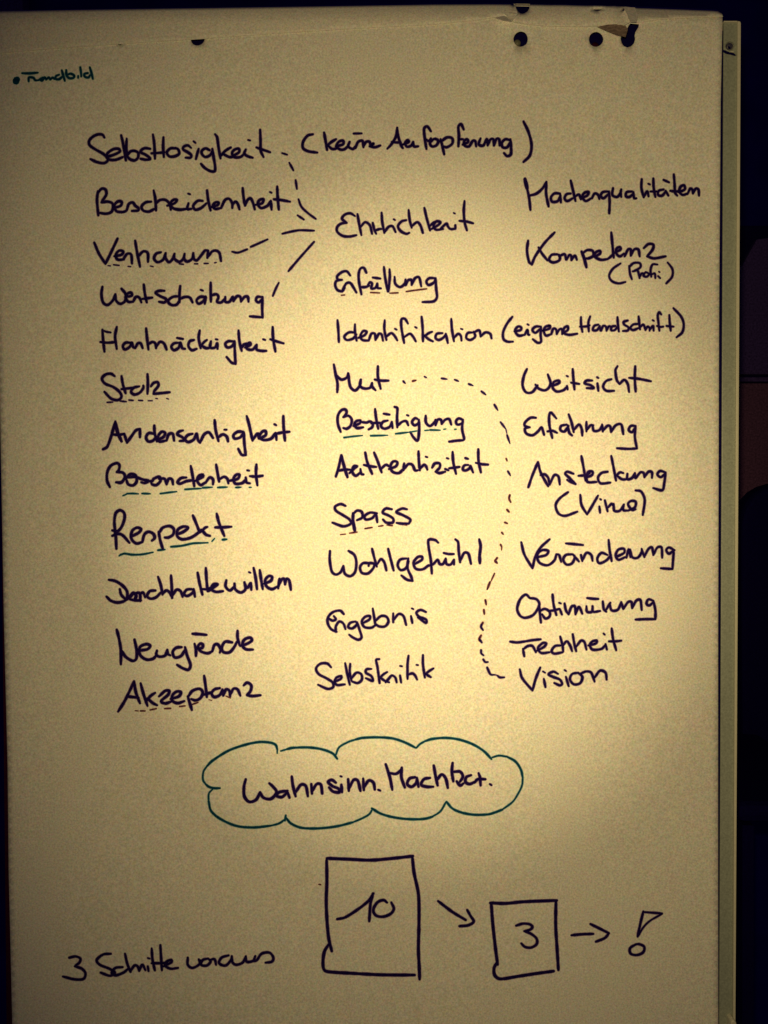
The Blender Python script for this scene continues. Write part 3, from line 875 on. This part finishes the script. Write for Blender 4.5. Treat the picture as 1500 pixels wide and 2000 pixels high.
word("(Virus)", U1, """410,605 350,650 320,700 340,760 390,778 478,748|500,625 510,700 550,768|550,768 590,700 630,630|640,710 645,755|645,655 652,660
|680,665 700,745|700,720 730,690 742,705|745,690 750,740 790,740 820,695|820,695 815,735 850,740|850,740 900,715 905,675 870,670 850,695 880,735 905,730|905,592 945,600 972,660 958,772""", w=4.9)
V1 = (1000, 1040, A)
word("Veränderung", V1, """68,72 90,160 150,262|150,262 170,180 210,110 275,50|190,180 250,165 265,135 220,130 185,165 200,220 260,240 310,205 325,160
|325,160 345,165 360,215|440,160 395,165 375,200 400,235 440,225 460,180 445,160|448,165 490,212|395,80 450,85 520,92
|505,165 515,210|515,205 545,150 580,165 590,208|700,165 655,150 625,190 640,225 690,205 725,165|708,55 715,130 730,210
|760,180 820,150 820,120 780,125 760,165 780,200 830,180|838,185 855,125 868,180|865,125 880,180 920,185 950,145 950,120
|950,125 970,180|970,175 1000,120 1025,110 1035,165|1035,165 1065,110 1095,110 1100,185|1190,130 1150,110 1130,130 1150,155 1185,130|1185,130 1180,200 1175,268|1175,268 1090,262""", w=4.9)
word("Optimierung", V1, """130,480 100,455 60,490 38,560 60,610 100,625 160,600 200,530 180,490 130,480|200,540 205,600 212,660|205,575 240,560 275,580 275,615 245,630 220,600
|297,455 305,530 325,605|265,575 310,570 345,560|350,560 365,600|345,515 358,520|385,520 395,570 415,600|415,600 435,545 460,540 465,600|465,600 490,545 515,595
|545,540 550,580 585,580 590,540|590,540 595,580 645,575|550,480 590,485 632,487|665,505 672,560 690,580|690,565 720,515|715,520 730,570 775,565 800,510
|800,510 815,560|815,560 850,510 875,510 880,555|880,555 910,500 940,495 950,568|1035,500 1000,490 985,520 1005,535 1035,510|1035,500 1050,570 1050,635|1050,635 980,635 905,638""", w=5.0)
X1 = (980, 1210, A)
word("Frechheit", X1, """62,162 110,168 160,162 220,152 285,145|155,215 165,270|155,220 190,195 225,195 250,240|255,230 310,200 325,175 300,172 265,210 290,245 350,240
|430,190 390,195 365,230 385,250 445,240|428,125 445,190 450,235|445,195 475,160 500,190 515,232|520,108 530,170 545,232|545,200 580,155 605,165 620,220
|635,190 690,175 695,155 665,160 645,185 665,220 730,215 760,185|760,180 770,220|745,102 755,112|805,65 815,140 838,225|785,160 830,160 875,155""", w=4.9)
word("Vision", X1, """132,365 150,430 225,520|225,520 250,430 282,352|308,435 320,495|302,380 318,390|412,398 378,382 342,402 380,422 425,440 442,470 425,482 385,465
|470,420 490,488|460,370 472,378|560,390 515,400 500,440 530,475 575,465 590,420 560,390|580,395 620,380 655,390 680,455|680,425 720,375 760,390 768,440""", w=4.9)
Y1 = (380, 1430, A)
write("cloud_outline", "dark green cloud outline", Y1, """w3 605,155 606,125|606,130 595,95 560,78 480,72 380,90 250,135 130,210 90,250|w3.4 90,250 65,290 62,350 85,385|80,380 105,400 140,410 185,410
|w3.2 135,415 105,450 103,510|103,505 120,575 180,630 300,685 430,698 560,685|w3.6 560,685 620,668 660,640|w4.4 662,648 668,610
|672,630 705,668 780,700 900,705 1040,690 1160,660|w3.4 1160,660 1230,630 1280,600 1302,565
|w3 632,138 680,124|675,125 720,115 830,112 930,125 1010,155 1045,195|w3.4 1035,165 1060,110 1130,70 1180,54|1175,55 1230,42 1340,38 1450,46 1540,75 1620,115
|w3.6 1625,115 1650,88 1690,65|1685,67 1740,50 1840,42 1940,55 2040,90 2120,140 2175,198|w3.6 2180,185 2230,172 2290,180|2285,178 2350,215 2390,275 2403,330
|w3.2 2404,325 2398,390 2370,450 2330,510 2250,570|2255,567 2200,588 2150,602 2050,605 1960,590 1890,560 1845,510|w3.4 1840,515 1800,580 1740,620
|1745,618 1700,632 1640,638 1540,635 1440,620 1360,595 1298,558""", m=M_green, w=4.4)
word("Wahnsinn.", Y1, """375,345 362,400 365,470 400,510 450,495 480,440|480,440 505,480 560,488 600,440 575,400 548,375|680,430 620,440 600,465 640,475 680,440|678,432 695,480
|712,325 720,390 740,470|740,440 780,385 815,395 830,470|855,380 860,450|862,430 895,380 925,385 935,450
|1035,370 1005,350 978,365 1010,395 1055,415 1060,440 1015,435 985,405|1075,385 1080,440|1068,322 1078,326|1125,345 1130,430|1132,410 1165,350 1195,355 1215,430
|1235,340 1240,425|1242,405 1275,355 1310,370 1320,420|1345,422 1360,428""", w=5.7)
word("Machbar.", (700, 1430, A), """200,235 230,330 248,422|230,300 275,305 310,280 318,260|318,260 315,330 340,405|415,330 375,340 358,380 390,400 425,370 428,335|428,335 440,400
|525,335 480,345 460,385 500,400 548,400|552,245 565,320 580,390|575,350 610,310 640,340 655,408|690,225 685,290 695,360
|700,290 745,290 765,325 745,362|720,360 745,390 770,375|825,315 790,330 785,365 815,380 850,365|880,300 890,330 895,390|850,370 875,345 930,345|962,380 975,388""", w=5.7)
Z1 = (100, 1800, 3.261)
word("3", Z1, "115,230 155,222 185,235 180,260 155,280|150,285 195,300 218,330 205,365 150,368 75,350", w=5.0)
word("Schritte", Z1, """380,205 330,210 290,245 310,275 370,300 405,325 375,345 315,325|455,290 410,295 385,325 410,342 460,325 490,300|470,205 485,270 505,320|505,315 530,280 550,285 560,315
|560,315 580,275 600,310|615,285 620,315|615,232 628,236|640,170 645,240 660,310|695,150 700,230 705,310|640,265 700,265 740,262
|715,285 765,260 765,245 735,255 725,280 760,300 808,295""", w=5.0)
word("voraus", Z1, """870,230 870,275 900,295 945,270 940,240|940,245 965,250|1000,235 965,245 955,275 990,280 1015,255 1000,235|1010,245 1040,240 1050,275
|1130,215 1085,230 1070,265 1110,280 1145,245 1150,220|1150,220 1155,260 1180,275 1220,260 1240,220|1240,220 1245,255 1285,250 1300,220|1280,255 1310,245 1340,205 1390,198 1415,230 1405,255 1365,262""", w=5.0)
AA = (600, 1650, 4.167)
write("box_outline", "large hand-drawn box around the number 10", AA, """158,125 160,300 155,450 160,600 175,760 200,865|175,810 140,870 128,960 140,1020 190,1035 350,1045 600,1058 875,1060
|160,110 350,118 520,125 700,110 860,92|855,92 870,230 905,400 910,600 905,850 912,1000 915,1095""", w=6.0)
write("handwritten_number", "number 10", AA, """245,605 310,590 420,520 500,455 540,395|535,395 515,480 505,622|650,470 620,450 570,470 538,530 560,575 620,585 680,560 705,520 685,470""", w=5.4)
write("arrow", None, AA, "1065,458 1180,545 1290,612|1302,530 1330,580 1355,625 1310,655 1240,662", w=5.4)
write("ink_spot", None, AA, "95,322 110,325", w=3.4, m=M_dry)
BB = (920, 1740, A)
write("box_outline", "small hand-drawn box around the number 3", BB, """148,95 160,250 180,430 195,540|188,525 168,570 175,620 215,645 350,625 480,605 605,588|140,88 250,92 380,80 628,70|622,75 620,250 630,420 640,580""", w=5.9)
write("handwritten_number", "number 3", BB, "330,255 380,240 430,245 450,265 430,285 390,295|390,295 440,315 480,350 480,390 440,415 395,410 368,385", w=5.0)
write("arrow", None, BB, "735,325 810,318 895,315|875,243 940,275 1010,310|1010,310 980,345 915,372", w=5.2)
write("exclamation_mark", None, BB, "1262,150 1240,240 1220,335|w4.4 1262,155 1330,160 1400,165|w3.8 1400,168 1310,220 1260,270 1225,330|1210,390 1165,420 1170,460 1215,470 1260,450 1268,410 1230,390 1200,395", w=5.0)
CC = (10, 120, 7.5)
write("handwritten_word", 'small dark green word "Fremdbild"', CC, """w4.4 250,172 350,175 480,165|345,290 350,235 415,240 440,275 490,275|490,275 530,250 560,240 555,270 520,280|540,285 580,235 600,265|600,265 640,235 660,265|660,265 700,235 720,260
|790,195 745,215 740,255 790,260 840,220|830,130 850,200 875,285|895,125 900,200 940,245 1000,240 1010,205 960,180 920,190|1070,210 1070,240|1100,85 1110,150 1115,220
|1210,170 1160,185 1170,225 1220,235 1245,200|1240,85 1265,170 1285,255""", m=M_green, w=4.5)
write("bullet_dot", "dark green bullet dot", CC, "w17 155,280 175,265|w14 148,300 168,298", m=M_green)
dashes("dash", None, B, "32,228 60,237|72,282 95,325|108,380 115,430", w=4.2)
dashes("dash", None, D1, "1318,125 1335,170 1375,210 1425,247|1312,225 1352,252|1217,340 1280,325 1330,318 1415,321|905,452 940,458 998,437|1020,422 1070,400 1125,375", w=4.2)
dashes("dash", None, D2, "1415,135 1330,230 1255,318|1195,390 1175,430 1158,472", w=4.4)
